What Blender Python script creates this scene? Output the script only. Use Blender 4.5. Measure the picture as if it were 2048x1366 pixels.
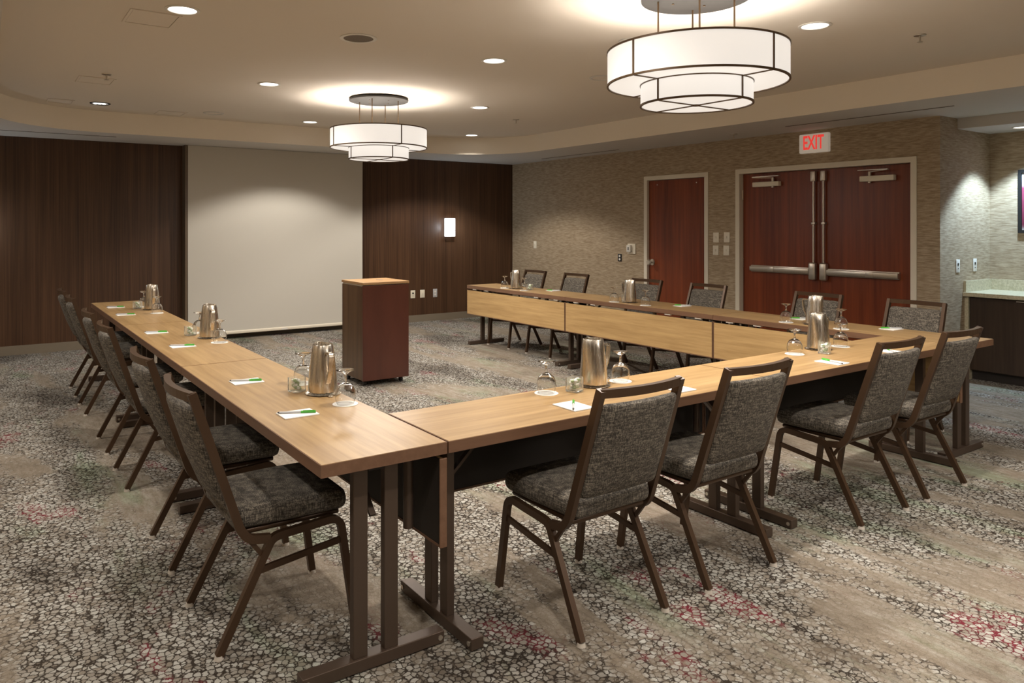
import bpy, bmesh, math, random
from mathutils import Vector, Matrix
random.seed(7)
scene = bpy.context.scene
for o in list(bpy.data.objects): bpy.data.objects.remove(o)
COL = scene.collection
PI = math.pi

# ------------------------------------------------------------------ camera, light, exposure
cam_d = bpy.data.cameras.new('camera'); cam = bpy.data.objects.new('camera', cam_d); COL.objects.link(cam)
cam.location = (0, 0, 1.486); cam.rotation_euler = (PI/2, 0, -0.5904)
cam_d.sensor_fit = 'HORIZONTAL'; cam_d.sensor_width = 36; cam_d.lens = 1481.1/2048*36
cam_d.shift_x = (1024-956.4)/2048; cam_d.shift_y = -(683-451.6)/2048
cam_d.clip_start = 0.05; cam_d.clip_end = 100
scene.camera = cam
w = bpy.data.worlds.new('World'); scene.world = w; w.use_nodes = True
w.node_tree.nodes['Background'].inputs[0].default_value = (0.05, 0.045, 0.04, 1)
w.node_tree.nodes['Background'].inputs[1].default_value = 0.3
vs = scene.view_settings
vs.view_transform = 'Standard'; vs.look = 'None'; vs.gamma = 1; vs.use_curve_mapping = False
vs.exposure = 1.55
P_DOWN = 47.0        # watts of each recessed downlight
P_PEND = 14.0        # watts inside each pendant drum
E_SHADE = 3.0        # glow of the pendant shades
P_ALC = 58.0
WARM = (1.0, 0.92, 0.82); WHITE = (1.0, 0.93, 0.85); COOL = (0.72, 0.87, 1.0)

# ------------------------------------------------------------------ helpers
class MB:
    def __init__(s): s.v = []; s.f = []; s.m = []; s.cur = 0
    def add(s, vs_, fs):
        b = len(s.v); s.v += [tuple(p) for p in vs_]
        for f in fs: s.f.append([i+b for i in f]); s.m.append(s.cur)
        return s
    def box(s, x0, x1, y0, y1, z0, z1):
        v = [(x, y, z) for z in (z0, z1) for y in (y0, y1) for x in (x0, x1)]
        return s.add(v, [(0,2,3,1),(4,5,7,6),(0,1,5,4),(2,6,7,3),(0,4,6,2),(1,3,7,5)])
    def bbox(s, x0, x1, y0, y1, z0, z1, r=.004):
        return s.rbox(((x0+x1)/2,(y0+y1)/2,(z0+z1)/2), (x1-x0,y1-y0,z1-z0), r, (2,2,2))
    def rbox(s, c, size, r, n=(6,6,3), deform=None):
        idx = {}; vs_ = []; fs = []
        h = [a/2 for a in size]
        def coords(k):
            hh = h[k]; m = n[k]
            inner = [(-1+2*i/m)*(hh-r) for i in range(m+1)]
            return [-hh, -hh+r*.3] + inner + [hh-r*.3, hh]
        C = [coords(0), coords(1), coords(2)]
        def vert(p):
            key = tuple(round(a, 5) for a in p)
            if key in idx: return idx[key]
            q = [max(-(h[k]-r), min(h[k]-r, p[k])) for k in range(3)]
            d = Vector([p[k]-q[k] for k in range(3)])
            if d.length > 1e-9: d = d.normalized()*r
            pt = Vector(q)+d
            if deform: pt = deform(pt)
            vs_.append((pt[0]+c[0], pt[1]+c[1], pt[2]+c[2])); idx[key] = len(vs_)-1
            return idx[key]
        for ax in range(3):
            a, b = [(1,2),(2,0),(0,1)][ax]
            for sgn in (-1, 1):
                for i in range(len(C[a])-1):
                    for j in range(len(C[b])-1):
                        q = []
                        for (ii, jj) in ((i,j),(i+1,j),(i+1,j+1),(i,j+1)):
                            p = [0,0,0]; p[ax] = sgn*h[ax]; p[a] = C[a][ii]; p[b] = C[b][jj]
                            q.append(vert(p))
                        if sgn < 0: q.reverse()
                        if len(set(q)) > 2: fs.append(list(dict.fromkeys(q)))
        return s.add(vs_, fs)
    def sweep(s, path, prof, hint=(0,0,1), cap=True, closed=False):
        P = [Vector(p) for p in path]; N = len(P); k = len(prof); vs_ = []
        n = None
        for i in range(N):
            if closed: t = (P[(i+1)%N]-P[i-1]).normalized()
            else: t = (P[min(i+1,N-1)]-P[max(i-1,0)]).normalized()
            if n is None: n = Vector(hint)
            n = (n-t*n.dot(t)).normalized(); b = t.cross(n)
            for (a, c) in prof: vs_.append(P[i]+n*a+b*c)
        fs = []
        for i in range(N if closed else N-1):
            for j in range(k):
                fs.append((i*k+j, i*k+(j+1)%k, ((i+1)%N)*k+(j+1)%k, ((i+1)%N)*k+j))
        if cap and not closed:
            fs.append(tuple(reversed(range(k)))); fs.append(tuple((N-1)*k+j for j in range(k)))
        return s.add(vs_, fs)
    def cyl(s, a, b, r, n=12, r2=None):
        a = Vector(a); b = Vector(b); t = (b-a).normalized()
        h = Vector((1,0,0)) if abs(t.x) < .9 else Vector((0,1,0))
        u = (h-t*h.dot(t)).normalized(); w_ = t.cross(u); r2 = r if r2 is None else r2
        vs_ = [a+(u*math.cos(2*PI*i/n)+w_*math.sin(2*PI*i/n))*r for i in range(n)]
        vs_ += [b+(u*math.cos(2*PI*i/n)+w_*math.sin(2*PI*i/n))*r2 for i in range(n)]
        fs = [(i,(i+1)%n,n+(i+1)%n,n+i) for i in range(n)]+[tuple(reversed(range(n))), tuple(range(n,2*n))]
        return s.add(vs_, fs)
    def lathe(s, prof, n=24, c=(0,0,0), deform=None, closed=False):
        vs_ = []; m = len(prof)
        for (r, z) in prof:
            for i in range(n):
                a = 2*PI*i/n; p = Vector((max(r,1e-4)*math.cos(a), max(r,1e-4)*math.sin(a), z))
                if deform: p = deform(p, a)
                vs_.append(p+Vector(c))
        fs = []
        for j in range(m if closed else m-1):
            for i in range(n):
                fs.append((j*n+i, j*n+(i+1)%n, ((j+1)%m)*n+(i+1)%n, ((j+1)%m)*n+i))
        return s.add(vs_, fs)
    def build(s, name, mat, parent=None, smooth=False, loc=None, rz=0, angle=40):
        me = bpy.data.meshes.new(name); me.from_pydata(s.v, [], s.f); 
        for mm in (mat if isinstance(mat, (list, tuple)) else [mat]): me.materials.append(mm)
        for p, k in zip(me.polygons, s.m): p.material_index = k; p.use_smooth = smooth
        bm = bmesh.new(); bm.from_mesh(me); bmesh.ops.recalc_face_normals(bm, faces=bm.faces)
        if smooth:
            for e in bm.edges:
                if len(e.link_faces) == 2 and e.calc_face_angle(0) > math.radians(angle): e.smooth = False
        bm.to_mesh(me); bm.free(); me.update()
        o = bpy.data.objects.new(name, me); COL.objects.link(o); o.parent = parent
        if loc is not None: o.location = loc
        o.rotation_euler.z = rz
        return o
def rect(a, b): return [(-a/2,-b/2),(a/2,-b/2),(a/2,b/2),(-a/2,b/2)]
def circ(r, n=10): return [(r*math.cos(2*PI*i/n), r*math.sin(2*PI*i/n)) for i in range(n)]
def fillet(pts, r, seg=6):
    P = [Vector(p) for p in pts]; out = [P[0]]
    for i in range(1, len(P)-1):
        a = (P[i-1]-P[i]); b = (P[i+1]-P[i]); la, lb = a.length, b.length; a.normalize(); b.normalize()
        d = min(r, la*.49, lb*.49); p0 = P[i]+a*d; p1 = P[i]+b*d
        for k in range(seg+1):
            t = k/seg; out.append(p0*(1-t)**2+P[i]*2*t*(1-t)+p1*t*t)
    out.append(P[-1]); return out
def tag(o, label, cat, group=None, kind=None):
    o['label'] = label; o['category'] = cat
    if group: o['group'] = group
    if kind: o['kind'] = kind
    return o
def struct(o, label, cat): return tag(o, label, cat, None, 'structure')
def empty(name, loc=(0,0,0), rz=0):
    o = bpy.data.objects.new(name, None); COL.objects.link(o); o.location = loc; o.rotation_euler.z = rz
    o.empty_display_size = .1
    return o
def copy_tree(o, parent=None):
    c = o.copy(); COL.objects.link(c); c.parent = parent
    for ch in o.children: copy_tree(ch, c)
    return c
def place(proto, used, loc, rz):
    o = proto if not used else copy_tree(proto)
    o.location = loc; o.rotation_euler.z = rz
    return o

# ------------------------------------------------------------------ materials
def mat(name, col=(.5,.5,.5), rough=.5, metal=0, **kw):
    m = bpy.data.materials.new(name); m.use_nodes = True
    b = m.node_tree.nodes['Principled BSDF']
    b.inputs['Base Color'].default_value = (*col, 1); b.inputs['Roughness'].default_value = rough
    b.inputs['Metallic'].default_value = metal
    for k, v in kw.items(): b.inputs[k.replace('_', ' ')].default_value = v
    return m
class NT:
    def __init__(s, m): s.t = m.node_tree; s.b = s.t.nodes['Principled BSDF']
    def n(s, typ, **kw):
        nd = s.t.nodes.new(typ)
        for k, v in kw.items():
            if hasattr(nd, k): setattr(nd, k, v)
            else: nd.inputs[k.replace('_', ' ')].default_value = v
        return nd
    def l(s, a, b): s.t.links.new(a, b)
    def coord(s, scale=(1,1,1), out='Object'):
        tc = s.n('ShaderNodeTexCoord'); mp = s.n('ShaderNodeMapping'); mp.inputs['Scale'].default_value = scale
        s.l(tc.outputs[out], mp.inputs['Vector']); return mp.outputs['Vector']
    def noise(s, vec, scale, detail=3, rough=.55, dist=0):
        nd = s.n('ShaderNodeTexNoise'); nd.inputs['Scale'].default_value = scale; nd.inputs['Detail'].default_value = detail
        nd.inputs['Roughness'].default_value = rough; nd.inputs['Distortion'].default_value = dist
        s.l(vec, nd.inputs['Vector']); return nd.outputs['Fac']
    def ramp(s, fac, stops):
        r = s.n('ShaderNodeValToRGB'); e = r.color_ramp.elements
        while len(e) < len(stops): e.new(.5)
        for el, (p, c) in zip(e, stops): el.position = p; el.color = (*c, 1) if len(c) == 3 else c
        s.l(fac, r.inputs['Fac']); return r.outputs['Color']
    def mix(s, fac, a, b, blend='MIX'):
        m = s.n('ShaderNodeMix'); m.data_type = 'RGBA'; m.blend_type = blend
        for sock, v in ((m.inputs[0], fac), (m.inputs[6], a), (m.inputs[7], b)):
            if isinstance(v, (int, float)): sock.default_value = v
            elif isinstance(v, tuple): sock.default_value = (*v, 1)
            else: s.l(v, sock)
        return m.outputs[2]
    def math(s, op, a, b=0.0, clamp=False):
        m = s.n('ShaderNodeMath'); m.operation = op; m.use_clamp = clamp
        for sock, v in ((m.inputs[0], a), (m.inputs[1], b)):
            if isinstance(v, (int, float)): sock.default_value = v
            else: s.l(v, sock)
        return m.outputs[0]
    def step(s, v, lo, hi):
        m = s.n('ShaderNodeMapRange'); m.interpolation_type = 'SMOOTHSTEP'
        m.inputs['From Min'].default_value = lo; m.inputs['From Max'].default_value = hi
        s.l(v, m.inputs['Value']); return m.outputs['Result']
    def col(s, c): s.l(c, s.b.inputs['Base Color'])
    def bump(s, hgt, strength=.3, dist=.01):
        b = s.n('ShaderNodeBump'); b.inputs['Strength'].default_value = strength; b.inputs['Distance'].default_value = dist
        s.l(hgt, b.inputs['Height']); s.l(b.outputs['Normal'], s.b.inputs['Normal'])

def wood(name, dark, light, scale, rough=.4, spec=.4, blotch=.3):
    m = mat(name, light, rough); t = NT(m); m.node_tree.nodes['Principled BSDF'].inputs['Specular IOR Level'].default_value = spec
    v = t.coord(scale); g = t.noise(v, 1.0, 5, .6, .3)
    v2 = t.coord(tuple(a*.22 for a in scale)); g2 = t.noise(v2, 1.0, 2, .5)
    f = t.math('ADD', t.math('MULTIPLY', g, 1-blotch), t.math('MULTIPLY', g2, blotch))
    t.col(t.ramp(f, [(.34, dark), (.64, light)])); return m
M = {}
M['oak'] = wood('oak_laminate', (.245,.145,.060), (.40,.262,.122), (34, 1.6, 34), .34, .45)
M['panel_oak'] = wood('oak_panel', (.36,.22,.09), (.52,.345,.155), (40, 2.2, 40), .42, .4)
M['lect_oak'] = wood('lectern_oak', (.24,.135,.06), (.34,.205,.095), (2, 30, 30), .35)
M['edge'] = wood('brown_edge_band', (.135,.070,.040), (.185,.10,.06), (30, 2, 30), .38)
M['darkwall'] = wood('dark_veneer', (.042,.020,.010), (.108,.054,.028), (60, 60, .8), .42, .35, .35)
M['fin'] = wood('fin_veneer', (.10,.07,.045), (.15,.11,.07), (60, 60, 1), .4)
M['mahog'] = wood('mahogany_door', (.12,.021,.006), (.245,.054,.015), (26, 26, .9), .33, .45, .4)
M['lectred'] = wood('lectern_mahogany', (.055,.017,.011), (.088,.027,.017), (9, 9, 2), .28, .5, .6)
M['lectbrown'] = wood('lectern_brown', (.05,.026,.013), (.12,.068,.034), (22, 22, .6), .33, .45)
M['cabinet'] = wood('dark_cabinet', (.035,.021,.014), (.055,.034,.022), (30, 30, 1.5), .4)
M['bronze'] = mat('bronze_frame', (.075,.042,.023), .36, .4)
M['tleg'] = mat('table_leg_bronze', (.085,.058,.042), .40, .4)
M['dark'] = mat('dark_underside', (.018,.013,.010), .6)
M['ceil'] = mat('ceiling_paint', (.72,.65,.56), .9)
M['fascia'] = mat('fascia_lit_tone', (.86,.79,.68), .85)  # lighter than the ceiling; direct downlight on it is put into the colour
M['soffit'] = mat('soffit_paint', (.60,.57,.53), .9)
M['base'] = mat('baseboard_vinyl', (.20,.165,.12), .6)
M['frame'] = mat('cream_door_frame', (.76,.70,.58), .45)
M['screen'] = mat('screen_fabric', (.56,.535,.48), .9)
M['white'] = mat('white_paint', (.75,.72,.66), .5)
M['ivory'] = mat('ivory_plate', (.80,.74,.61), .4)
M['steel'] = mat('brushed_steel', (.66,.60,.52), .24, 1.0)
M['satin'] = mat('satin_hardware', (.60,.55,.48), .32, .9)
M['black'] = mat('black_plastic', (.012,.012,.012), .4)
M['greydk'] = mat('grille_brown', (.17,.135,.10), .8)
M['paper'] = mat('white_paper', (.80,.79,.76), .8)
M['green'] = mat('green_plastic', (.06,.34,.03), .35)
M['grey'] = mat('grey_plastic', (.45,.45,.46), .4)
M['mint'] = mat('mint_wrapper', (.28,.40,.18), .5)
M['canopy'] = mat('canopy_metal', (.018,.015,.012), .8, 0)
M['wire'] = mat('shade_frame_bronze', (.10,.06,.03), .45, .4)
M['counter'] = mat('counter_stone', (.60,.54,.38), .3)
M['glide'] = mat('clear_glide', (.55,.50,.44), .25)
m = mat('clear_glass', (.98,.98,.97), .0); b = m.node_tree.nodes['Principled BSDF']
b.inputs['Transmission Weight'].default_value = 1; b.inputs['IOR'].default_value = 1.45; M['glass'] = m
m = mat('frosted_jar_glass', (.96,.98,.95), .08); b = m.node_tree.nodes['Principled BSDF']
b.inputs['Transmission Weight'].default_value = .92; b.inputs['IOR'].default_value = 1.2; M['jar'] = m
def emis(name, col, s, base=(.8,.8,.8)):
    m = mat(name, base, .6); b = m.node_tree.nodes['Principled BSDF']
    b.inputs['Emission Color'].default_value = (*col, 1); b.inputs['Emission Strength'].default_value = s; return m
M['shade'] = emis('lit_shade_fabric', (1,.935,.86), .245, (.5,.48,.45))
M['lens'] = emis('lit_lamp_lens', (1,.96,.9), 1.6)
M['lens_dim'] = emis('dim_lamp_lens', (1,.95,.86), .10)
M['sconce'] = emis('lit_sconce_glass', (.96,.97,1), .8)
M['exit'] = emis('lit_exit_red', (1,.06,.045), .22, (.6,.03,.03))
# stone counter speckle
t = NT(M['counter']); v = t.coord((1,1,1)); t.col(t.ramp(t.noise(v, 60, 4), [(.35,(.47,.42,.28)),(.65,(.66,.60,.44))]))
# brushed steel streaks
t = NT(M['steel']); v = t.coord((90,90,2)); t.l(t.ramp(t.noise(v, 1, 2), [(.3,(.2,.2,.2)),(.7,(.34,.34,.34))]), t.b.inputs['Roughness'])
# wallpaper with short horizontal woven dashes
def wallpaper(name, dark, light, sc):
    m = mat(name, light, .75); t = NT(m); v = t.coord(sc)
    a = t.noise(v, 1.0, 3, .65); v2 = t.coord((.9,.9,.9)); bb = t.noise(v2, 1.4, 2)
    c = t.ramp(a, [(.36, dark), (.50, tuple((p+q)/2 for p, q in zip(dark, light))), (.66, light)])
    t.col(t.mix(t.math('MULTIPLY', bb, .25), c, dark)); t.bump(a, .25, .004); return m
M['paper_r'] = wallpaper('woven_wallpaper', (.28,.205,.125), (.52,.42,.295), (11, 11, 105))
# chair tweed
m = mat('tweed_fabric', (.1,.09,.08), .92); t = NT(m)
a = t.noise(t.coord((230,230,26)), 1, 3, .65); b2 = t.noise(t.coord((26,26,230)), 1, 3, .65); c = t.noise(t.coord((300,300,300)), 1, 2)
f = t.math('ADD', t.math('MULTIPLY', a, .4), t.math('ADD', t.math('MULTIPLY', b2, .35), t.math('MULTIPLY', c, .25)))
t.col(t.ramp(f, [(.41,(.024,.020,.016)), (.50,(.082,.070,.057)), (.59,(.25,.22,.175))])); t.bump(f, .5, .003); M['tweed'] = m
# carpet: pebbled cells, plain brushed patches, wine red and moss tints; bands run along the room
m = mat('patterned_carpet', (.3,.27,.23), .95); t = NT(m); m.node_tree.nodes['Principled BSDF'].inputs['Specular IOR Level'].default_value = .1
base = t.coord((1,1,1))
wob = t.n('ShaderNodeTexNoise'); wob.inputs['Scale'].default_value = 75; wob.inputs['Detail'].default_value = 4; t.l(base, wob.inputs['Vector'])
vm = t.n('ShaderNodeVectorMath'); vm.operation = 'SCALE'; vm.inputs['Scale'].default_value = .016; t.l(wob.outputs['Color'], vm.inputs[0])
va = t.n('ShaderNodeVectorMath'); va.operation = 'ADD'; t.l(base, va.inputs[0]); t.l(vm.outputs[0], va.inputs[1])
ve = t.n('ShaderNodeTexVoronoi'); ve.feature = 'DISTANCE_TO_EDGE'; ve.inputs['Scale'].default_value = 43; t.l(va.outputs[0], ve.inputs['Vector'])
vc = t.n('ShaderNodeTexVoronoi'); vc.feature = 'F1'; vc.inputs['Scale'].default_value = 43; t.l(va.outputs[0], vc.inputs['Vector'])
band = t.noise(t.coord((1.5,.42,1)), 1.25, 4, .6, .4)
band2 = t.noise(t.coord((2.3,.6,1)), 1.1, 4, .65, .5)
redn = t.noise(t.coord((1.7,.75,1)), 1.7, 4, .65)
drk = t.noise(t.coord((1.1,.6,1)), 1.3, 3, .6)
fuzz = t.noise(base, 260, 3, .7)
streak = t.noise(t.coord((26,7,1)), 1, 5, .75); rag = t.noise(base, 34, 3, .7)
gapw = t.math('ADD', .05, t.math('MULTIPLY', drk, .17))
cell = t.math('MULTIPLY', t.math('DIVIDE', ve.outputs['Distance'], gapw, True), t.math('SUBTRACT', 1.0, t.math('MULTIPLY', t.step(vc.outputs['Distance'], .42, .72), .5)))
sepc = t.n('ShaderNodeSeparateColor'); t.l(vc.outputs['Color'], sepc.inputs[0])
cellcol = t.ramp(sepc.outputs[0], [(.0,(.22,.19,.155)), (.45,(.32,.30,.265)), (1,(.44,.43,.395))])
gapcol = t.mix(t.step(t.math('ADD', redn, t.math('MULTIPLY', rag, .12)), .63, .70), (.040,.031,.024), (.145,.020,.030))
peb = t.mix(t.step(cell, .15, .85), gapcol, cellcol)
plain = t.ramp(t.math('ADD', t.math('MULTIPLY', streak, .55), t.math('MULTIPLY', band2, .45)), [(.34,(.15,.118,.085)), (.5,(.24,.20,.155)), (.66,(.36,.335,.29))])
c = t.mix(t.math('MULTIPLY', t.step(t.math('ADD', band, t.math('MULTIPLY', rag, .22)), .605, .69), .9), peb, plain)
tint = t.mix(t.step(drk, .50, .68), (1,1,1), (.55,.53,.52))
c = t.mix(1.0, c, tint, 'MULTIPLY')
green = t.mix(t.step(band2, .54, .68), (1,1,1), (.80,.93,.80))
c = t.mix(1.0, c, green, 'MULTIPLY')
c = t.mix(.55, c, t.ramp(fuzz, [(.25,(.45,.45,.45)), (.75,(1.35,1.35,1.35))]), 'MULTIPLY')
t.col(c); t.bump(t.math('ADD', t.math('MULTIPLY', cell, .5), t.math('MULTIPLY', fuzz, .5)), .5, .006)
M['carpet'] = m

# ------------------------------------------------------------------ the room
XL, XR, YB, YF = -1.03, 7.43, 10.05, -4.0
XA, YA = 8.476, 3.343            # alcove back wall, outside corner
ZS, ZC, ZA = 2.515, 2.75, 2.415   # soffit, tray ceiling, alcove soffit
def sbox(name, m, label, cat, *b):
    return struct(MB().box(*b).build(name, m), label, cat)
sbox('floor', M['carpet'], 'patterned beige and grey carpet with wine red flecks', 'floor', XL-.2, XA+.2, YF-.2, YB+.2, -.1, 0)
sbox('wall_back', M['darkwall'], 'dark brown wood veneer wall behind the screen', 'wall', XL-.2, XR+.2, YB, YB+.2, 0, 2.9)
sbox('wall_left', M['paper_r'], 'tan woven wallpaper wall opposite the doors', 'wall', XL-.2, XL, YF, YB, 0, 2.9)
sbox('wall_front', M['paper_r'], 'tan woven wallpaper wall facing the screen', 'wall', XL-.2, XA+.2, YF-.2, YF, 0, 2.9)
D1, D2, DT = (6.015, 7.03), (3.575, 5.545), 2.10      # door openings along the wall and their head height
mb = MB()
T = .16
mb.box(XR, XR+T, D1[1], YB, 0, 2.9).box(XR, XR+T, D2[1], D1[0], 0, 2.9).box(XR, XR+T, YA, D2[0], 0, 2.9)
mb.box(XR, XR+T, D1[0], D1[1], DT, 2.9).box(XR, XR+T, D2[0], D2[1], DT, 2.9)
struct(mb.build('wall_right', M['paper_r']), 'tan woven wallpaper wall with the red doors', 'wall')
sbox('wall_alcove_side', M['paper_r'], 'short wallpapered return wall beside the counter', 'wall', XR+T, XA+.2, YA, YA+.16, 0, 2.9)
sbox('wall_alcove_back', M['paper_r'], 'wallpapered wall behind the counter', 'wall', XA, XA+.2, YF, YA, 0, 2.9)
sbox('baseboard_back', M['base'], 'tan baseboard under the dark wood wall', 'baseboard', XL, XR, YB-.015, YB, 0, .105)
mb = MB()
for a, b_ in ((YA+.02, 3.50), (5.62, 5.94), (7.10, YB-.02)): mb.box(XR-.012, XR, a, b_, 0, .105)
struct(mb.build('baseboard_right', M['base']), 'tan baseboard along the wall with the doors', 'baseboard')
# trim fin beside the screen
sbox('trim_1', M['fin'], 'narrow brown wood fin at the edge of the screen bay', 'trim', 2.145, 2.175, 9.885, YB, 0, ZS)
# soffit ring with rounded tray
ix0, ix1, iy0, iy1, rad = .08, 6.36, -3.1, 9.09, 1.05
ox0, ox1, oy0, oy1 = XL, XA, YF, YB
cx_, cy_ = (ix0+ix1)/2, (iy0+iy1)/2
def rrect_pts(x0, x1, y0, y1, r, n=14):
    out = []
    for (cx, cy, a0) in ((x1-r, y1-r, 0), (x0+r, y1-r, 90), (x0+r, y0+r, 180), (x1-r, y0+r, 270)):
        for k in range(n+1):
            a = math.radians(a0+90*k/n); out.append((cx+r*math.cos(a), cy+r*math.sin(a)))
    return out
inner = rrect_pts(ix0, ix1, iy0, iy1, rad)
mb = MB(); N = len(inner); vs_ = [(x, y, ZS) for x, y in inner]; cs = [(ox1, oy1, ZS), (ox0, oy1, ZS), (ox0, oy0, ZS), (ox1, oy0, ZS)]
vs_ += cs; fs = []
for k in range(N):
    q, r_ = divmod(k, 15)
    if r_ < 14: fs.append((k, k+1, N+q))
    else: fs.append((k, (k+1) % N, N+(q+1) % 4, N+q))
mb.add(vs_, fs)
mb.cur = 1
vs2 = [(x, y, ZS) for x, y in inner]+[(x, y, ZC+.05) for x, y in inner]
mb.add(vs2, [(k, (k+1) % N, N+(k+1) % N, N+k) for k in range(N)])
so = mb.build('ceiling_soffit', [M['soffit'], M['fascia']], smooth=True, angle=30)
struct(so, 'lowered perimeter ceiling band with cream curved fascia', 'ceiling')
sbox('ceiling', M['ceil'], 'beige tray ceiling panel above the tables', 'ceiling', ix0-.4, ix1+.4, iy0-.4, iy1+.4, ZC, ZC+.1)
sbox('ceiling_alcove', M['soffit'], 'lower ceiling box above the counter alcove', 'ceiling', 7.777, XA, YF, YA, ZA, ZS)

# ------------------------------------------------------------------ lights helper
def spot(loc, power, col, size=math.radians(150), blend=.9, rad_=.06, parent=None):
    d = bpy.data.lights.new('lamp', 'SPOT'); d.energy = power; d.color = col; d.spot_size = size; d.spot_blend = blend
    d.shadow_soft_size = rad_
    o = bpy.data.objects.new('lamp', d); COL.objects.link(o); o.location = loc; o.parent = parent
    return o
def point(loc, power, col, rad_=.1, parent=None):
    d = bpy.data.lights.new('lamp', 'POINT'); d.energy = power; d.color = col; d.shadow_soft_size = rad_
    o = bpy.data.objects.new('lamp', d); COL.objects.link(o); o.location = loc; o.parent = parent
    return o

# ------------------------------------------------------------------ doors
def door_frame(y0, y1, top, wd, parent, depth):
    mb = MB()
    for a, b_ in ((y0, y0+wd), (y1-wd, y1)): mb.box(XR-.012, XR+depth, a, b_, 0, top)
    mb.box(XR-.012, XR+depth, y0+wd, y1-wd, top-wd, top)
    return mb.build('door_frame', M['frame'], parent)
d1 = empty('door_1', (0,0,0)); struct(d1, 'single flat mahogany door with round knob', 'door')
door_frame(5.995, 7.055, 2.147, .055, d1, .10)
leaf = MB().bbox(XR+.025, XR+.068, 6.054, 6.996, .008, 2.088, .003).build('door_leaf', M['mahog'], d1)
kb = MB(); kb.cyl((XR+.026, 6.935, 1.0), (XR+.018, 6.935, 1.0), .042, 20); kb.cyl((XR+.018, 6.935, 1.0), (XR-.02, 6.935, 1.0), .012, 12)
kb.cyl((XR-.02, 6.935, 1.0), (XR-.045, 6.935, 1.0), .026, 18, .040); kb.cyl((XR-.045, 6.935, 1.0), (XR-.062, 6.935, 1.0), .040, 18, .028)
kb.build('knob', M['satin'], leaf, True)
for z in (.25, 1.0, 1.85): MB().cyl((XR+.018, 6.046, z-.055), (XR+.018, 6.046, z+.055), .009, 10).build('hinge', M['satin'], leaf, True)
for y in (6.85, 6.2): MB().cyl((XR+.026, y, 2.03), (XR+.022, y, 2.03), .008, 8).build('door_bolt', M['satin'], leaf)
d2 = empty('door_2', (0,0,0)); struct(d2, 'double mahogany doors with steel panic bars', 'door')
door_frame(3.548, 5.595, 2.152, .055, d2, .13)
LX = XR+.06
def leaf2(y0, y1, hinge_hi):
    lf = MB().bbox(LX, LX+.045, y0, y1, .008, 2.094, .003).build('door_leaf', M['mahog'], d2)
    e = y0 if hinge_hi else y1            # meeting edge
    s = 1 if hinge_hi else -1
    far = e+s*.84
    b_ = MB(); a0, a1 = sorted((e+s*.10, far)); b_.bbox(LX-.06, LX-.015, a0, a1, .965, 1.02, .008); b_.bbox(LX-.03, LX-.0005, a0, a1, .955, 1.03, .004)
    pb = b_.build('panic_bar', M['satin'], lf, True)
    a0, a1 = sorted((e+s*.52, e+s*.60)); MB().bbox(LX-.064, LX-.014, a0, a1, .962, 1.023, .006).build('dogging_plate', M['satin'], pb, True)
    a0, a1 = sorted((e+s*.02, e+s*.10)); MB().rbox((LX-.033, (a0+a1)/2, .995), (.065, .08, .19), .02).build('latch_case', M['satin'], lf, True)
    yc = e+s*.055
    r_ = MB().cyl((LX-.03, yc, 1.08), (LX-.03, yc, 1.985), .011, 10).build('vertical_rod', M['satin'], lf, True)
    MB().bbox(LX-.042, LX-.001, yc-.022, yc+.022, 1.50, 1.525, .004).build('rod_guide', M['satin'], r_, True)
    MB().bbox(LX-.05, LX-.001, yc-.028, yc+.028, 1.965, 2.075, .008).build('top_latch', M['satin'], lf, True)
    c0 = e+s*.80 if hinge_hi else e+s*.86
    a0, a1 = sorted((e+s*.46, e+s*.80)); cl = MB().bbox(LX-.06, LX-.001, a0, a1, 1.935, 1.99, .006).build('door_closer', M['ivory'], lf, True)
    ar = MB(); pv = e+s*.55
    ar.cyl((LX-.03, pv, 1.99), (LX-.03, pv, 2.035), .016, 12); ar.cyl((LX-.03, pv, 1.935), (LX-.03, pv, 1.92), .018, 12)
    ar.sweep([(LX-.03, pv, 2.03), (LX-.10, pv+s*.22, 2.04)], rect(.008, .022)); ar.sweep([(LX-.10, pv+s*.22, 2.045), (XR-.005, pv-s*.10, 2.05)], rect(.008, .02))
    ar.build('closer_arm', M['satin'], lf)
    for z in (.25, 1.05, 1.85):
        yh = y1 if hinge_hi else y0
        MB().cyl((LX-.006, yh, z-.055), (LX-.006, yh, z+.055), .008, 8).build('hinge', M['satin'], lf)
leaf2(4.5735, 5.538, True); leaf2(3.605, 4.5695, False)

# ------------------------------------------------------------------ wall fittings
def plate(name, label, cat, x, y, z, w_, h_, face, mt=M['ivory'], mark='switch', group=None):
    o = empty(name, (x, y, z), {'-x': 0, '-y': PI/2, '+y': -PI/2}[face])      # local -x faces the room
    MB().bbox(-.007, -.0005, -w_/2, w_/2, -h_/2, h_/2, .002).build('cover_plate', mt, o, True)
    if mark == 'switch': MB().bbox(-.016, -.006, -.006, .006, -.012, .014, .002).build('toggle', mt, o)
    elif mark == 'outlet':
        for z_ in (-.022, .022): MB().cyl((-.006, 0, z_), (-.009, 0, z_), .016, 14).build('socket', M['white'], o)
    elif mark == 'jack':
        MB().box(-.010, -.006, -.012, .012, .004, .028).build('jack', M['black'], o); MB().box(-.009, -.006, -.006, .006, -.03, -.02).build('jack', M['black'], o)
    tag(o, label, cat, group); return o
W, H = .082, .122
plate('light_switch', 'upper ivory switch plate nearer the single door', 'switch', XR, 5.879, 1.344, W, H, '-x', group='switch plates between the doors')
plate('light_switch', 'upper ivory switch plate nearer the double doors', 'switch', XR, 5.722, 1.348, W, H, '-x', group='switch plates between the doors')
plate('light_switch', 'lower ivory switch plate nearer the single door', 'switch', XR, 5.883, 1.188, W, H*.95, '-x', group='switch plates between the doors')
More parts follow.
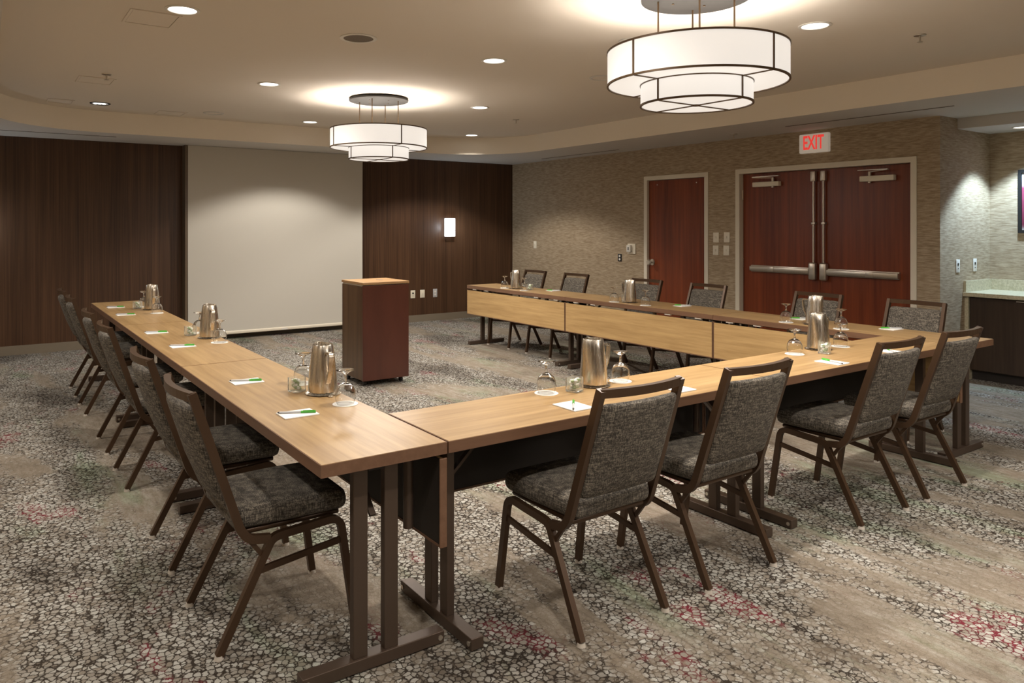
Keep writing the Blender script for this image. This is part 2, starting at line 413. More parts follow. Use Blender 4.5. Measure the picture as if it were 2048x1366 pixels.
plate('light_switch', 'lower ivory switch plate nearer the double doors', 'switch', XR, 5.729, 1.190, W, H*.97, '-x', group='switch plates between the doors')
plate('wall_plate', 'small ivory wall plate near the dark wood wall corner', 'wall plate', XR, 9.43, 1.18, .075, .118, '-x')
plate('wall_outlet', 'black framed outlet beside the thermostat', 'outlet', XR, 7.517, 1.04, .07, .105, '-x', M['black'], 'outlet')
th = empty('thermostat', (XR, 7.287, 1.17)); tag(th, 'wall thermostat in a clear guard beside the single door', 'thermostat')
MB().bbox(-.012, -.0005, -.075, .075, -.07, .07, .004).build('back_plate', M['ivory'], th, True)
MB().bbox(-.045, -.011, -.01, .065, -.045, .05, .006).build('body', M['white'], th, True)
MB().box(-.047, -.044, .02, .036, -.02, .025).build('display', M['black'], th)
plate('wall_outlet', 'ivory jack plate on the dark wall nearest the lectern', 'wall plate', 5.52, YB, .43, .08, .122, '-y', M['ivory'], 'jack')
plate('wall_plate', 'blank ivory plate on the dark wall between jack and outlet', 'wall plate', 5.688, YB, .43, .08, .122, '-y', M['ivory'], 'switch')
plate('wall_outlet', 'grey power outlet on the dark wall nearest the corner', 'outlet', 5.917, YB, .43, .075, .13, '-y', M['grey'], 'outlet')
plate('wall_outlet', 'white outlet over the counter nearer the tan wall edge', 'outlet', 7.775, YA, 1.10, .075, .125, '-y', M['white'], 'jack')
plate('wall_outlet', 'white outlet over the counter nearer the alcove corner', 'outlet', 8.13, YA, 1.10, .075, .125, '-y', M['white'], 'jack')
# exit sign
ex = empty('exit_sign', (XR, 4.58, 2.37)); tag(ex, 'white exit sign with red letters above the double doors', 'exit sign')
MB().rbox((-.027, 0, 0), (.052, .335, .205), .012, (2,4,4)).build('housing', emis('lit_sign_housing', (1,.88,.74), .06, (.8,.74,.62)), ex, True)
cu = bpy.data.curves.new('t', 'FONT'); cu.body = 'EXIT'; cu.size = .21; cu.align_x = 'CENTER'; cu.align_y = 'CENTER'; cu.extrude = .002; cu.offset = .004
to = bpy.data.objects.new('t', cu); COL.objects.link(to); bpy.context.view_layer.update()
me = bpy.data.meshes.new_from_object(to.evaluated_get(bpy.context.evaluated_depsgraph_get())); bpy.data.objects.remove(to)
wd = max(v.co.x for v in me.vertices)-min(v.co.x for v in me.vertices); hg = max(v.co.y for v in me.vertices)-min(v.co.y for v in me.vertices)
me.transform(Matrix.Diagonal((.235/wd, .15/hg, 1, 1)))
me.transform(Matrix(((0,0,-1,0),(-1,0,0,0),(0,1,0,0),(0,0,0,1))))
me.materials.clear(); me.materials.append(M['exit'])
eo = bpy.data.objects.new('lettering', me); COL.objects.link(eo); eo.parent = ex; eo.location = (-.0535, 0, 0)
# sconces on the dark wall
def sconce(x, label, power):
    o = empty('wall_sconce', (x, YB, 1.46)); tag(o, label, 'sconce', 'wall sconces')
    MB().bbox(-.07, .07, -.02, -.0005, -.14, .14, .003).build('back_plate', M['satin'], o)
    MB().rbox((0, -.055, 0), (.165, .07, .29), .008, (2,2,2)).build('glass_shade', M['sconce'], o, True)
    MB().box(-.085, .085, -.093, -.0905, -.055, -.045).build('band', M['wire'], o)
    point((x, YB-.16, 1.46), power, COOL, .06)
sconce(6.157, 'lit square glass sconce on the dark wood wall', 2.2)
sconce(-.12, 'lit square glass sconce on the far side of the screen', 2.2)

# ------------------------------------------------------------------ projection screen
sc = empty('projection_screen', (3.388, 9.88, 0)); tag(sc, 'pulled-down cream projection screen on the dark wood wall', 'screen')
mb = MB(); nx, nz = 24, 12; vs_ = []; fs = []
for s_ in (0, 1):
    for j in range(nz+1):
        for i in range(nx+1):
            u, v = i/nx, j/nz
            vs_.append((-1.21+2.42*u, s_*.002+.012*math.sin(u*PI*2+.6)*math.sin(v*PI), .10+(ZS-.003-.10)*v))
n1 = (nx+1)*(nz+1)
for s_ in (0, 1):
    for j in range(nz):
        for i in range(nx):
            a = s_*n1+j*(nx+1)+i; q = (a, a+1, a+nx+2, a+nx+1); fs.append(q if s_ == 0 else q[::-1])
mb.add(vs_, fs).build('screen_fabric', M['screen'], sc, True)
MB().rbox((0, 0, .085), (2.43, .028, .042), .01, (2,1,1)).build('bottom_bar', M['frame'], sc, True)
MB().box(.0, .085, -.0165, -.0145, .072, .098).build('label_tab', M['white'], sc)

# ------------------------------------------------------------------ lectern
le = empty('lectern', (3.146, 6.485, 0)); tag(le, 'mahogany cube lectern on casters with an oak top', 'lectern')
mb = MB(); mb.box(-.232, .232, -.22, .24, .055, .925); mb.build('cabinet_body', M['lectbrown'], le)
MB().bbox(-.236, .240, -.242, -.2205, .052, .932, .002).build('front_panel', M['lectred'], le)
MB().box(-.226, .226, -.215, .235, .925, .938).build('light_strip', M['ivory'], le)
MB().bbox(-.238, .243, -.247, .245, .939, .962, .003).build('top_board', M['lect_oak'], le)
MB().cyl((.06, .02, .9621), (.06, .02, .9635), .035, 18).build('cable_cap', M['greydk'], le)
for sx in (-.19, .19):
    for sy in (-.17, .19):
        c_ = MB(); c_.cyl((sx-.012, sy, .024), (sx+.012, sy, .024), .024, 12); c_.box(sx-.02, sx+.02, sy-.02, sy+.02, .044, .056); c_.build('caster', M['black'], le)

# ------------------------------------------------------------------ tables
TW, TH = .463, .74
ROWN = {'L': 'row opposite doors', 'R': 'row by doors'}
ORD = ['first', 'second', 'third']
def table(name_label, length, loc, rz, clips):
    # local: length along +Y from 0 to length, width X 0..TW ; modesty panel on the +X side
    o = empty('folding_table', loc, rz); tag(o, name_label, 'table', 'oak folding tables set in a U')
    L = length; g = .002
    MB().box(g+.003, TW-g-.003, g+.003, L-g-.003, TH-.030, TH).build('tabletop', M['oak'], o)
    eb = MB()
    for b_ in ((g, g+.006, g, L-g), (TW-g-.006, TW-g, g, L-g), (g+.006, TW-g-.006, g, g+.006), (g+.006, TW-g-.006, L-g-.006, L-g)):
        eb.box(*b_, TH-.041, TH-.0012)
    eb.build('edge_band', M['edge'], o)
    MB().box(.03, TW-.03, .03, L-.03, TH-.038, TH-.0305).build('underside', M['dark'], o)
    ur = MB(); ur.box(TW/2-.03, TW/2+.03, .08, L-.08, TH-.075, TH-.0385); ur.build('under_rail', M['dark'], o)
    for e, s in ((.10, 1), (L-.10, -1)):
        fb = MB().bbox(TW/2-.262, TW/2+.262, e-.026, e+.026, .004, .046, .003).build('foot_bar', M['tleg'], o)
        for sx in (-.245, .245): MB().cyl((TW/2+sx, e-s*.026, .025), (TW/2+sx, e-s*.029, .025), .009, 10).build('screw', M['satin'], fb)
        for sx in (-.235, .235): MB().cyl((TW/2+sx, e, 0), (TW/2+sx, e, .005), .018, 10).build('leveler', M['black'], fb)
        for sx in (-.057, .057): MB().bbox(TW/2+sx-.026, TW/2+sx+.026, e-.016, e+.016, .045, TH-.038, .003).build('leg', M['tleg'], o)
        br = MB(); br.box(TW/2-.12, TW/2+.12, e-.022, e+.022, TH-.066, TH-.0385); br.sweep([(TW/2, e+s*.012, .50), (TW/2, e+s*.21, TH-.06)], rect(.012, .022)); br.build('leg_brace', M['tleg'], o)
        MB().cyl((TW-.085, e+s*.03, .42), (TW-.085, e+s*.03, TH-.04), .018, 14).build('hinge_strut', M['tleg'], o, True)
    px1 = TW-.001; px0 = px1-.024
    pn = MB(); pn.box(px0+.012, px1, .012, L-.012, .385, .676); pnl = pn.build('modesty_panel', M['panel_oak'], o)
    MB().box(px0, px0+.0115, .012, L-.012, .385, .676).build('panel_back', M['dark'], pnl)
    for a in (.004, L-.012): MB().bbox(px0-.004, px1+.001, a, a+.008, .375, .684, .003).build('panel_edge', M['edge'], pnl)
    MB().box(px0-.002, px1, .012, L-.012, .376, .3845).build('panel_edge', M['edge'], pnl)
    for y in (.35, L-.35): MB().bbox(px0-.03, px0-.001, y-.02, y+.02, .60, TH-.04, .003).build('panel_bracket', M['tleg'], pnl)
    if clips:
        for y in clips: MB().bbox(TW-.030, TW-.006, y-.035, y+.035, TH-.052, TH-.0405, .003).build('ganging_clip', M['white'], o)
    return o
XL0, Y0 = .874, 2.183
LL, LF, LR = 1.951, 1.869, 1.893
for k in range(3):   # k=0 nearest the cross row
    n = 2-k
    table('oak folding table, %s from the screen in the row opposite doors' % ORD[n], LL, (XL0, Y0+k*LL, 0), 0, None)
XF0 = XL0+TW+.003
# cross row: local +Y -> world +X ; local +X -> world -Y  => rotate -90deg puts +X to -Y ; panel must face +Y, so mirror with +90
def cross(k, label):
    # rotation +90deg: local +Y -> world -X, local +X -> world +Y
    table(label, LF, (XF0+(k+1)*LF, Y0, 0), PI/2, None)
cross(0, 'oak folding table of the cross row, beside the row opposite doors')
cross(1, 'oak folding table of the cross row, beside the row by doors')
XR0 = XF0+2*LF+.003
for k in range(3):   # rotated 180: local +X -> -X (panel inward), local +Y -> -Y
    n = 2-k
    table('oak folding table, %s from the screen in the row by doors' % ORD[n], LR, (XR0+TW, Y0-.02+(k+1)*LR, 0), PI, (.16, .42, LR-.5, LR-.16))

# ------------------------------------------------------------------ chairs
def make_chair():
    o = empty('banquet_chair')
    def yl(z): return -.335+(.915-z)*.3235
    # seat
    def sd(p):
        k = 1-.085*max(0, min(1, (-p.y+.05)/.25)); q = Vector((p.x*k, p.y, p.z))
        if p.z > 0: q.z += .012*(1-(p.x/.22)**2)*(1-(p.y/.22)**2)
        return q
    MB().rbox((0, .015, .452), (.43, .43, .078), .032, (8,8,3), sd).build('seat', M['tweed'], o, True, angle=70)
    MB().bbox(-.185, .185, -.17, .205, .392, .412, .008).build('seat_pan', M['bronze'], o, True)
    # backrest pad
    def bd(p):
        z = p.z+.682
        y = p.y*(1-.25*(p.x/.19)**2)+yl(z)-.006-.022*(1-(p.x/.19)**2)*max(0, min(1, (z-.45)/.2))
        kx = 1-.02*(z-.67)
        return Vector((p.x*kx, y, p.z))
    MB().rbox((0, 0, .682), (.378, .054, .366), .024, (10,2,10), bd).build('backrest', M['tweed'], o, True, angle=70)
    for s in (-1, 1):
        x = s*.207
        MB().sweep(fillet([(s*.2, yl(.918), .918), (x, yl(.42), .42), (x, -.145, .383), (x, -.07, .371)], .05, 5), rect(.023, .030), (1,0,0)).build('back_post', M['bronze'], o)
        fl = MB().sweep(fillet([(s*.2155, .25, .012), (x, .197, .392), (x, .10, .384)], .055, 6), rect(.023, .027), (1,0,0)).build('leg', M['bronze'], o)
        MB().cyl((s*.2155, .25, 0), (s*.2155, .25, .013), .017, 12, .014).build('glide', M['glide'], fl, True)
        rl = MB().sweep(fillet([(x, -.01, .377), (x, -.062, .372), (s*.2155, -.25, .012)], .055, 6), rect(.023, .027), (1,0,0)).build('leg', M['bronze'], o)
        MB().cyl((s*.2155, -.25, 0), (s*.2155, -.25, .013), .017, 12, .014).build('glide', M['glide'], rl, True)
        MB().sweep([(x, .101, .384), (x, -.011, .377)], rect(.023, .027), (1,0,0)).build('seat_rail', M['bronze'], o)
        MB().sweep([(s*.209, .203, .305), (s*.209, -.112, .265)], rect(.013, .022), (1,0,0)).build('stretcher', M['bronze'], o)
        MB().sweep([(s*.207, -.092, .31), (s*.207, -.150, .388)], rect(.012, .016), (1,0,0)).build('brace', M['bronze'], o)
    # bowed top rail
    path = []
    for i in range(13):
        u = -1+2*i/12; path.append((u*.2, yl(.905)-.030*(1-u*u), .905))
    MB().sweep(path, rect(.030, .024), (0,0,1)).build('top_rail', M['bronze'], o)
    return o
chair = make_chair(); n_ch = 0
GC = 'tweed banquet chairs around the U of tables'
def put_chair(x, y, rz, label):
    global n_ch
    o = place(chair, n_ch, (x, y, 0), rz); n_ch += 1; tag(o, label, 'chair', GC); return o
ORD6 = ['first', 'second', 'third', 'fourth', 'fifth', 'sixth']
for k, y in enumerate((7.5, 6.74, 5.555, 4.755, 3.58, 2.82)):
    put_chair(.925, y, -PI/2, 'tweed banquet chair, %s from the screen in the row opposite doors' % ORD6[k])
for k, x in enumerate((1.975, 2.66, 3.80, 4.455)):
    put_chair(x, 2.222, 0, 'tweed banquet chair at the cross row, %s from the row opposite doors' % ORD6[k])
for k, y in enumerate((7.42, 6.64, 5.52, 4.72, 3.585, 2.80)):
    put_chair(5.52, y, PI/2, 'tweed banquet chair, %s from the screen in the row by doors' % ORD6[k])

# ------------------------------------------------------------------ tableware
def make_pitcher():
    o = empty('water_pitcher')
    def df(p, a):
        k = max(0, min(1, (p.z-.10)/.11)); c_ = max(0, math.cos(a-PI))**4
        return Vector((p.x*(1+.42*k*c_), p.y*(1-.10*k*c_), p.z+.004*k*c_))
    prof = [(.0,.008),(.058,.008),(.0635,.012),(.0645,.03),(.0625,.07),(.0575,.12),(.0505,.175),(.0455,.215),(.0435,.2185),(.0425,.215),(.0475,.175),(.0545,.12),(.059,.05),(.0,.045)]
    MB().lathe(prof, 40, deform=df).build('body', M['steel'], o, True)
    MB().sweep(fillet([(.044,0,.185),(.098,0,.192),(.088,0,.11),(.060,0,.055)], .03, 6), rect(.008, .020), (0,0,1)).build('handle', M['steel'], o, True)
    up = MB(); up.lathe([(.0,.0),(.072,.0),(.078,.004),(.074,.0045),(.068,.003),(.0,.003)], 32); up.bbox(.070, .098, -.011, .011, .001, .0045, .001)
    up.build('underplate', M['steel'], o, True)
    return o
def make_goblet():
    o = empty('water_goblet')
    prof = [(.0355,.0),(.0405,.012),(.0435,.032),(.0415,.055),(.033,.073),(.018,.085),(.0065,.090),(.0048,.098),(.0045,.112),(.0065,.122),(.018,.131),(.036,.1385),(.0385,.140),(.037,.1415),(.0,.1415),
            ]
    full = prof[::-1]+[(.0342,.0),(.0392,.012),(.042,.032),(.040,.0545),(.0315,.0712),(.016,.0825),(.0,.084)]
    MB().lathe(full, 28).build('bowl_and_stem', M['glass'], o, True)
    return o
def make_coaster():
    o = MB().lathe([(0,0),(.0525,0),(.0535,.0008),(.0525,.0018),(.044,.0018),(.0435,.0014),(.042,.0014),(.0415,.0018),(0,.0018)], 28).build('paper_coaster', M['paper'], None, False)
    return o
def make_jar():
    o = empty('candy_jar'); s = .031
    def ring(h, z, r=.008):
        return [(x, y, z) for x, y in rrect_pts(-h, h, -h, h, min(r, h*.45), 3)]
    mb = MB(); loops = [ring(s*.9, 0), ring(s, .003), ring(s, .064), ring(s-.004, .064), ring(s-.004, .008), ring(s*.6, .007)]
    n_ = len(loops[0]); v_ = sum(loops, []); f_ = []
    for j in range(len(loops)-1):
        for i in range(n_): f_.append((j*n_+i, j*n_+(i+1) % n_, (j+1)*n_+(i+1) % n_, (j+1)*n_+i))
    f_.append(tuple(reversed(range(n_)))); f_.append(tuple((len(loops)-1)*n_+i for i in range(n_)))
    mb.add(v_, f_).build('glass_cup', M['jar'], o, True)
    return o
def make_mints():
    mb = MB(); rnd = random.Random(3)
    for k in range(30):
        a = rnd.random()*6.28; r = rnd.random()**.5*.0165; z = .014+.044*(k/30); c_ = (r*math.cos(a), r*math.sin(a), z)
        mb.cur = k % 2
        mb.rbox(c_, (.017, .012, .010), .003, (1,1,1))
    return mb.build('wrapped_mints', [M['mint'], M['paper']], None, False)
def make_pad():
    o = empty('notepad'); mb = MB().bbox(-.054, .054, -.07, .07, 0, .004, .0008).build('sheets', M['paper'], o)
    MB().box(-.0535, .0535, -.0695, .0695, .0042, .0044).build('top_sheet', M['paper'], o)
    return o
def make_pen():
    o = empty('pen'); mb = MB(); mb.cyl((0, -.071, .0045), (0, .012, .0045), .0042, 10); mb.build('barrel', M['grey'], o, True)
    MB().cyl((0, -.079, .0045), (0, -.071, .0045), .0016, 8, .0040).build('tip', M['black'], o)
    c_ = MB(); c_.cyl((0, .012, .0045), (0, .070, .0045), .0050, 10); c_.box(-.0014, .0014, .02, .066, .0090, .0108); c_.build('cap', M['green'], o, True)
    return o
pit, gob, coa, jar, mnt, pad, pen = make_pitcher(), make_goblet(), make_coaster(), make_jar(), make_mints(), make_pad(), make_pen()
cnt = dict(pit=0, gob=0, coa=0, jar=0, mnt=0, pad=0, pen=0)
def inst(key, proto, loc, rz, label, cat, group):
    o = place(proto, cnt[key], loc, rz); cnt[key] += 1; tag(o, label, cat, group); return o
Z = TH+.0002
def setting(where, ends, pitcher=None, prz=0, jar_=None, glasses=(), pads=()):
    if pitcher: inst('pit', pit, (*pitcher, Z), prz, 'steel water pitcher on the '+where, 'pitcher', 'steel pitchers on the tables')
    if jar_:
        inst('jar', jar, (*jar_, Z), prz+.3, 'small square glass candy jar on the '+where, 'jar', 'glass candy jars on the tables')
        m_ = inst('mnt', mnt, (*jar_, Z), prz, 'green wrapped mints heaped in the jar on the '+where, 'candy', 'mints in the jars'); m_['kind'] = 'stuff'
    for k, g in enumerate(glasses):
        if g is None: continue
        inst('coa', coa, (*g, Z), 0, 'white round coaster %s on the %s' % (ends[k], where), 'coaster', 'paper coasters under the goblets')
        inst('gob', gob, (*g, Z+.002), k*.7, 'upturned goblet %s on the %s' % (ends[k], where), 'glass', 'upturned goblets on the tables')
    for k, p in enumerate(pads):
        if p is None: continue
        x, y, rz, prot = p
        inst('pad', pad, (x, y, Z), rz, 'white notepad %s on the %s' % (ends[k], where), 'notepad', 'notepads on the tables')
        inst('pen', pen, (x, y, Z+.0045), rz+prot, 'green-capped pen %s on the %s' % (ends[k], where), 'pen', 'pens lying on the notepads')
NS = ['farther from the screen', 'nearer the screen']
RP = -PI/2
def lp(x, y): return (x, y, RP, -.45)
setting('third table from screen, row opposite doors', NS, (1.262, 3.127), -PI/2, (1.178, 3.224), [(1.264, 2.885), (1.262, 3.372)], [lp(1.038, 2.831), lp(1.050, 3.553)])
setting('second table from screen, row opposite doors', NS, (1.262, 5.104), -PI/2, (1.178, 5.273), [(1.262, 4.851), (1.258, 5.37)], [lp(1.03, 4.818), lp(1.01, 5.533)])
setting('first table from screen, row opposite doors', NS, (1.259, 7.102), -PI/2, (1.166, 7.26), [(1.24, 6.77), (1.24, 7.38)], [lp(1.0, 6.789), lp(1.015, 7.458)])
NX = ['nearer the row opposite doors', 'nearer the row by doors']
def fp(x, y): return (x, y, .0, -.72)
setting('cross table beside row opposite doors', ['farther from doors', 'nearer doors'], (2.375, 2.575), 0, (2.216, 2.528), [(2.089, 2.572), (2.545, 2.572)], [fp(2.026, 2.318), fp(2.640, 2.309)])
setting('cross table beside row by doors', ['farther from doors', 'nearer doors'], (4.200, 2.575), 0, (4.089, 2.468), [(3.926, 2.553), (4.405, 2.553)], [(3.848, 2.28, .0, -.27), fp(4.467, 2.28)])
def rp(x, y): return (x, y, PI/2, -.7)
setting('first table from screen, row by doors', NS[::-1], (5.262, 7.05), PI/2, (5.33, 6.867), [(5.20, 7.19), (5.195, 6.80)], [None, rp(5.44, 6.571)])
setting('second table from screen, row by doors', NS[::-1], (5.235, 5.164), PI/2, (5.3, 5.285), [(5.145, 5.285), (5.16, 4.886)], [None, rp(5.41, 4.662)])
setting('third table from screen, row by doors', NS[::-1], (5.215, 3.225), PI/2, None, [(5.163, 3.43), (5.159, 2.987)], [rp(5.44, 3.48), rp(5.45, 2.78)])

# ------------------------------------------------------------------ pendants
def make_pendant():
    o = empty('drum_pendant')
    # local origin at the ceiling
    MB().lathe([(0,-.012),(.285,-.012),(.292,-.016),(.292,-.030),(.285,-.033),(0,-.033)], 48).build('canopy', M['canopy'], o, True)
    MB().cyl((0,0,-.012), (0,0,-.0005), .20, 32).build('canopy_mount', M['canopy'], o, True)
    for k in range(4):
        a = PI/4+k*PI/2
        MB().cyl((.2*math.cos(a), .2*math.sin(a), -.032), (.2*math.cos(a), .2*math.sin(a), -.318), .005, 8).build('rod', M['wire'], o, True)
        a2 = k*PI/2+.35; MB().cyl((.13*math.cos(a2), .13*math.sin(a2), -.0325), (.13*math.cos(a2), .13*math.sin(a2), -.037), .007, 8).build('canopy_screw', M['wire'], o)
    for nm, R_, z0, z1 in (('upper', .475, -.492, -.312), ('lower', .295, -.605, -.492)):
        sh = MB().lathe([(R_-.004, z1), (R_, z1), (R_, z0), (R_-.004, z0)], 64, closed=True).build(nm+'_shade', M['shade'], o, True)
        for z in (z0, z1):
            MB().lathe([(R_-.006, z-.005), (R_+.004, z-.005), (R_+.004, z+.005), (R_-.006, z+.005)], 64, closed=True).build('rim', M['wire'], sh, True)
        for k in range(4):
            a = k*PI/2
            MB().sweep([(R_*math.cos(a)*1.006, R_*math.sin(a)*1.006, z0), (R_*math.cos(a)*1.006, R_*math.sin(a)*1.006, z1)], rect(.006, .009), (math.cos(a), math.sin(a), 0)).build('rib', M['wire'], sh)
            MB().sweep([((R_-.005)*math.cos(a), (R_-.005)*math.sin(a), z0-.004), (.02*math.cos(a), .02*math.sin(a), z0-.004)], rect(.006, .006)).build('spoke', M['wire'], sh)
        MB().lathe([(0, z0+.004), (R_-.005, z0+.004), (R_-.005, z0+.001), (0, z0+.001)], 48).build('diffuser', M['shade'], sh, True)
    MB().lathe([(0,-.612),(.022,-.612),(.022,-.606),(0,-.606)], 20).build('finial', M['wire'], o, True)
    return o
pend = make_pendant()
PEND = [(3.27, 6.65, 'two-tier drum pendant lamp hanging nearer the screen'), (3.23, 2.69, 'two-tier drum pendant lamp hanging over the cross row'), (3.25, -1.29, 'two-tier drum pendant lamp added out of view to light the foreground')]  # last pendant is an unseen extra, added to light the foreground
for i, (x, y, lb) in enumerate(PEND):
    o = place(pend, i, (x, y, ZC), 0); tag(o, lb, 'pendant lamp', 'drum pendants')
    for k in range(4):
        a = k*PI/2; point((x+.33*math.cos(a), y+.33*math.sin(a), ZC-.455), P_PEND/4, WHITE, .05)
    d = bpy.data.lights.new('lamp', 'AREA'); d.shape = 'DISK'; d.size = .85; d.energy = P_PEND*.9; d.color = WHITE
    ao = bpy.data.objects.new('lamp', d); COL.objects.link(ao); ao.location = (x, y, ZC-.63)

# ------------------------------------------------------------------ recessed ceiling fittings
def make_down(lens, ring):
    o = empty('recessed_downlight')
    MB().lathe([(.078,-.0005),(.098,-.0005),(.098,-.004),(.090,-.008),(.080,-.006),(.078,-.0005)], 32).build('trim_ring', M[ring], o, True)
    MB().lathe([(0,-.0015),(.079,-.0015),(.079,-.0005),(0,-.0005)], 32).build('lens', M[lens], o)
    return o
dl = make_down('lens', 'white'); nd = 0
TL = 'round lit recessed downlight '
DOWN = [(.974, 4.56, TL+'beside the square access panel'), (3.253, 4.637, TL+'midway between the two drum pendants'),
        (2.126, 6.52, TL+'between the smaller pendant and the row opposite doors'), (4.417, 6.56, TL+'between the smaller pendant and the row by doors'),
        (3.314, 8.62, TL+'between the smaller pendant and the screen'), (5.666, 8.62, TL+'in the curved ceiling corner toward the doors'),
        (4.367, 2.70, TL+'between the large pendant and the double doors')]
DOWN += [(x, y, TL+'added out of view to light the foreground') for x, y in ((2.1, 2.7), (.97, .75), (3.25, .75), (5.5, .75), (2.1, -1.2), (4.4, -1.2))]  # out-of-view downlights added to brighten the foreground
for (x, y, lb) in DOWN:
    o = place(dl, nd, (x, y, ZC), 0); nd += 1; tag(o, lb, 'downlight', 'recessed downlights in the tray ceiling')
    if y > 8: spot((x, y, ZC-.02), P_DOWN*1.15, WARM, math.radians(124), .3)
    else: spot((x, y, ZC-.02), P_DOWN, WARM)
for y in (1.2, 3.6, 6.0, 8.4):      # unseen downlights added in the lowered band to brighten the side opposite the doors
    o = place(dl, nd, (-.5, y, ZS), 0); nd += 1; tag(o, TL+'added out of view to light the side opposite the doors', 'downlight', 'unseen downlights added to light the side opposite the doors')
    spot((-.5, y, ZS-.02), P_DOWN*.75, WARM)
ad = make_down('lens_dim', 'canopy'); ad.location = (1.014, 8.52, ZC); ad.name = 'adjustable_downlight'; tag(ad, 'dim adjustable downlight with dark ring in the ceiling corner', 'downlight')
for k in range(3): MB().lathe([(0,-.012),(.014,-.010),(.018,-.004),(.018,-.0018)], 12, (-.045+.04*k, 0, 0)).build('bulb', M['lens'], ad, True)
def disc(name, x, y, r, label, cat, core, zc=ZC, group=None, ring='fascia'):
    o = empty(name, (x, y, zc)); tag(o, label, cat, group)
    MB().lathe([(r*.80,-.0005),(r,-.0005),(r,-.005),(r*.9,-.009),(r*.80,-.006),(r*.80,-.0005)], 32).build('trim_ring', M[ring], o, True)
    MB().lathe([(0,-.004),(r*.81,-.004),(r*.81,-.0006),(0,-.0006)], 32).build('grille', core, o)
    return o
disc('ceiling_speaker', 2.105, 4.589, .125,  'round ceiling speaker with brown grille in a pale ring', 'speaker', M['greydk'], ring='white')
disc('ceiling_cover', 2.156, 8.545, .11, 'blank round beige cover plate on the ceiling near the screen', 'cover plate', M['ceil'], ring='soffit')
disc('ceiling_cover', 4.394, 4.654, .11, 'blank round beige cover plate on the ceiling between pendants', 'cover plate', M['ceil'], ring='soffit')
disc('ceiling_cover', 3.70, 3.62, .10, 'blank round beige cover plate on the ceiling beside the pendant', 'cover plate', M['ceil'], ring='soffit')
def sprinkler(x, y, z, label):
    o = empty('fire_sprinkler', (x, y, z)); tag(o, label, 'sprinkler', 'fire sprinklers')
    MB().lathe([(0,-.0005),(.038,-.0005),(.036,-.006),(.015,-.009),(0,-.009)], 20).build('escutcheon', M['satin'], o, True)
    MB().cyl((0,0,-.009), (0,0,-.045), .006, 8).build('stem', M['satin'], o)
    MB().lathe([(0,-.045),(.018,-.045),(.018,-.048),(0,-.048)], 12).build('deflector', M['satin'], o)
sprinkler(.862, 6.846, ZC, 'fire sprinkler beside the ceiling access panel')
sprinkler(5.276, 7.065, ZC, 'fire sprinkler on the tray ceiling near the curved corner')
sprinkler(5.162, 2.446, ZC, 'fire sprinkler on the tray ceiling beyond the large pendant')
sprinkler(7.0, 5.303, ZS, 'small fire sprinkler on the lowered band above the doors')
def access(x0, y0, sx, sy, label):
    o = empty('access_panel', (x0, y0, ZC)); tag(o, label, 'access panel', 'ceiling access panels')
    MB().box(-sx/2, sx/2, -sy/2, sy/2, -.003, -.0005).build('panel', M['ceil'], o)
    fr = MB(); q = .018
    for b_ in ((-sx/2-q, -sx/2-.003, -sy/2-q, sy/2+q), (sx/2+.003, sx/2+q, -sy/2-q, sy/2+q), (-sx/2-.003, sx/2+.003, -sy/2-q, -sy/2-.003), (-sx/2-.003, sx/2+.003, sy/2+.003, sy/2+q)): fr.box(*b_, -.006, -.0005)
    fr.build('panel_frame', M['ceil'], o)
access(.86, 4.86, .25, .30, 'square access panel beside the brightest downlight')
access(.82, 7.19, .25, .28, 'square access panel beside a fire sprinkler')
access(1.76, 8.83, .26, .28, 'square access panel near the screen')
access(.66, 8.58, .2, .22, 'small access panel in the curved ceiling corner')
def slot(name, x0, x1, y0, y1, label):
    o = MB().box(x0, x1, y0, y1, ZS-.004, ZS-.0003).build(name, M['greydk']); tag(o, label, 'vent', 'linear slot vents in the lowered ceiling')
slot('slot_vent', 6.905, 6.925, 3.0, 4.6, 'long dark slot vent in the lowered ceiling above the double doors')
slot('slot_vent', 7.13, 7.15, 7.25, 8.9, 'dark slot vent in the lowered ceiling near the corner')
slot('slot_vent', -.3, 1.29, 9.44, 9.455, 'dark slot vent in the lowered ceiling above the dark wall')

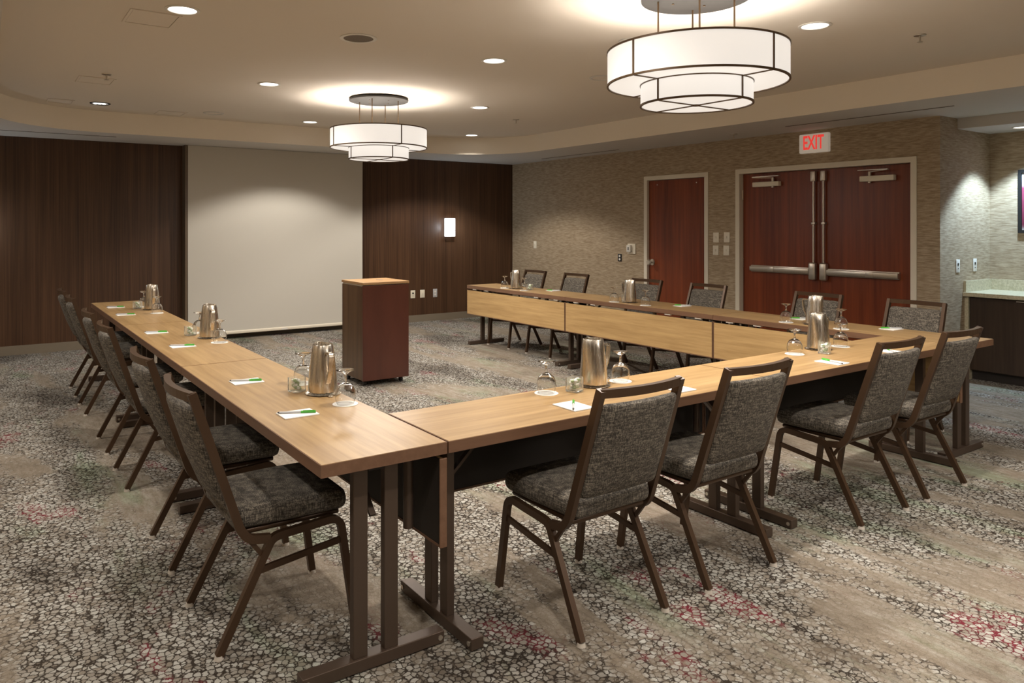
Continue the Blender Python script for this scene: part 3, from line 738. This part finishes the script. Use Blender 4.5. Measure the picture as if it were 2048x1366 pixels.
# ------------------------------------------------------------------ counter alcove
cabs = empty('base_cabinet', (7.94, 0, 0)); tag(cabs, 'dark wood base cabinet under the stone counter', 'cabinet')
MB().box(.02, XA-7.94-.002, 1.5, YA-.035, .09, .80).build('cabinet_body', M['cabinet'], cabs)
MB().box(.06, .5, 1.5, YA-.035, 0, .09).build('toe_kick', M['dark'], cabs)
MB().box(-.02, .5, YA-.034, YA-.001, 0, .80).build('end_filler', M['counter'], cabs)
for a, b_ in ((2.42, YA-.04), (1.502, 2.415)):
    dr = MB().bbox(0, .019, a, b_, .10, .795, .002).build('cabinet_door', M['cabinet'], cabs)
    MB().bbox(-.02, .0, (a+b_)/2-.03, (a+b_)/2+.05, .780, .790, .002).build('tab_pull', M['satin'], dr)
ct = empty('stone_counter', (7.88, 0, 0)); tag(ct, 'beige stone countertop with backsplash in the alcove', 'counter')
MB().bbox(0, XA-7.88-.001, 1.5, YA-.001, .805, .845, .003).build('worktop', M['counter'], ct)
MB().box(.02, XA-7.88-.021, YA-.022, YA-.001, .8452, .952).build('side_splash', M['counter'], ct)
MB().box(XA-7.88-.021, XA-7.88-.001, 1.5, YA-.001, .8452, .952).build('back_splash', M['counter'], ct)
# framed picture
pf = empty('framed_picture', (XA, 2.64, 1.725)); tag(pf, 'black framed picture with pink and grey art above the counter', 'picture')
fr = MB()
for b_ in ((-.45, -.42, -.31, .31), (.42, .45, -.31, .31), (-.42, .42, -.31, -.28), (-.42, .42, .28, .31)): fr.box(-.028, -.0005, b_[0], b_[1], b_[2], b_[3])
fr.build('frame', M['black'], pf)
pm = mat('picture_print', (.5,.5,.5), .5); t = NT(pm); v = t.coord((1,1,1)); sx_ = t.n('ShaderNodeSeparateXYZ'); t.l(v, sx_.inputs[0])
h_ = t.math('ADD', sx_.outputs[2], t.math('MULTIPLY', t.noise(v, 6, 3), .25))
t.col(t.ramp(t.math('ADD', h_, .4), [(.16,(.25,.42,.40)), (.22,(.55,.52,.45)), (.30,(.16,.02,.04)), (.62,(.30,.05,.10)), (.74,(.55,.55,.58)), (1,(.7,.7,.72))]))
MB().box(-.012, -.001, -.42, .42, -.28, .28).build('print', pm, pf)
ao = empty('alcove_downlight', (8.12, 2.93, ZA)); tag(ao, 'cool white recessed downlight over the counter', 'downlight')
MB().lathe([(.07,-.0005),(.09,-.0005),(.09,-.004),(.08,-.008),(.07,-.0005)], 28).build('trim_ring', M['white'], ao, True)
MB().lathe([(0,-.0015),(.071,-.0015),(.071,-.0005),(0,-.0005)], 28).build('lens', M['lens'], ao)
spot((8.12, 2.93, ZA-.02), P_ALC, (.55, .78, 1.0), math.radians(95), .35, .04)
bpy.context.view_layer.update()
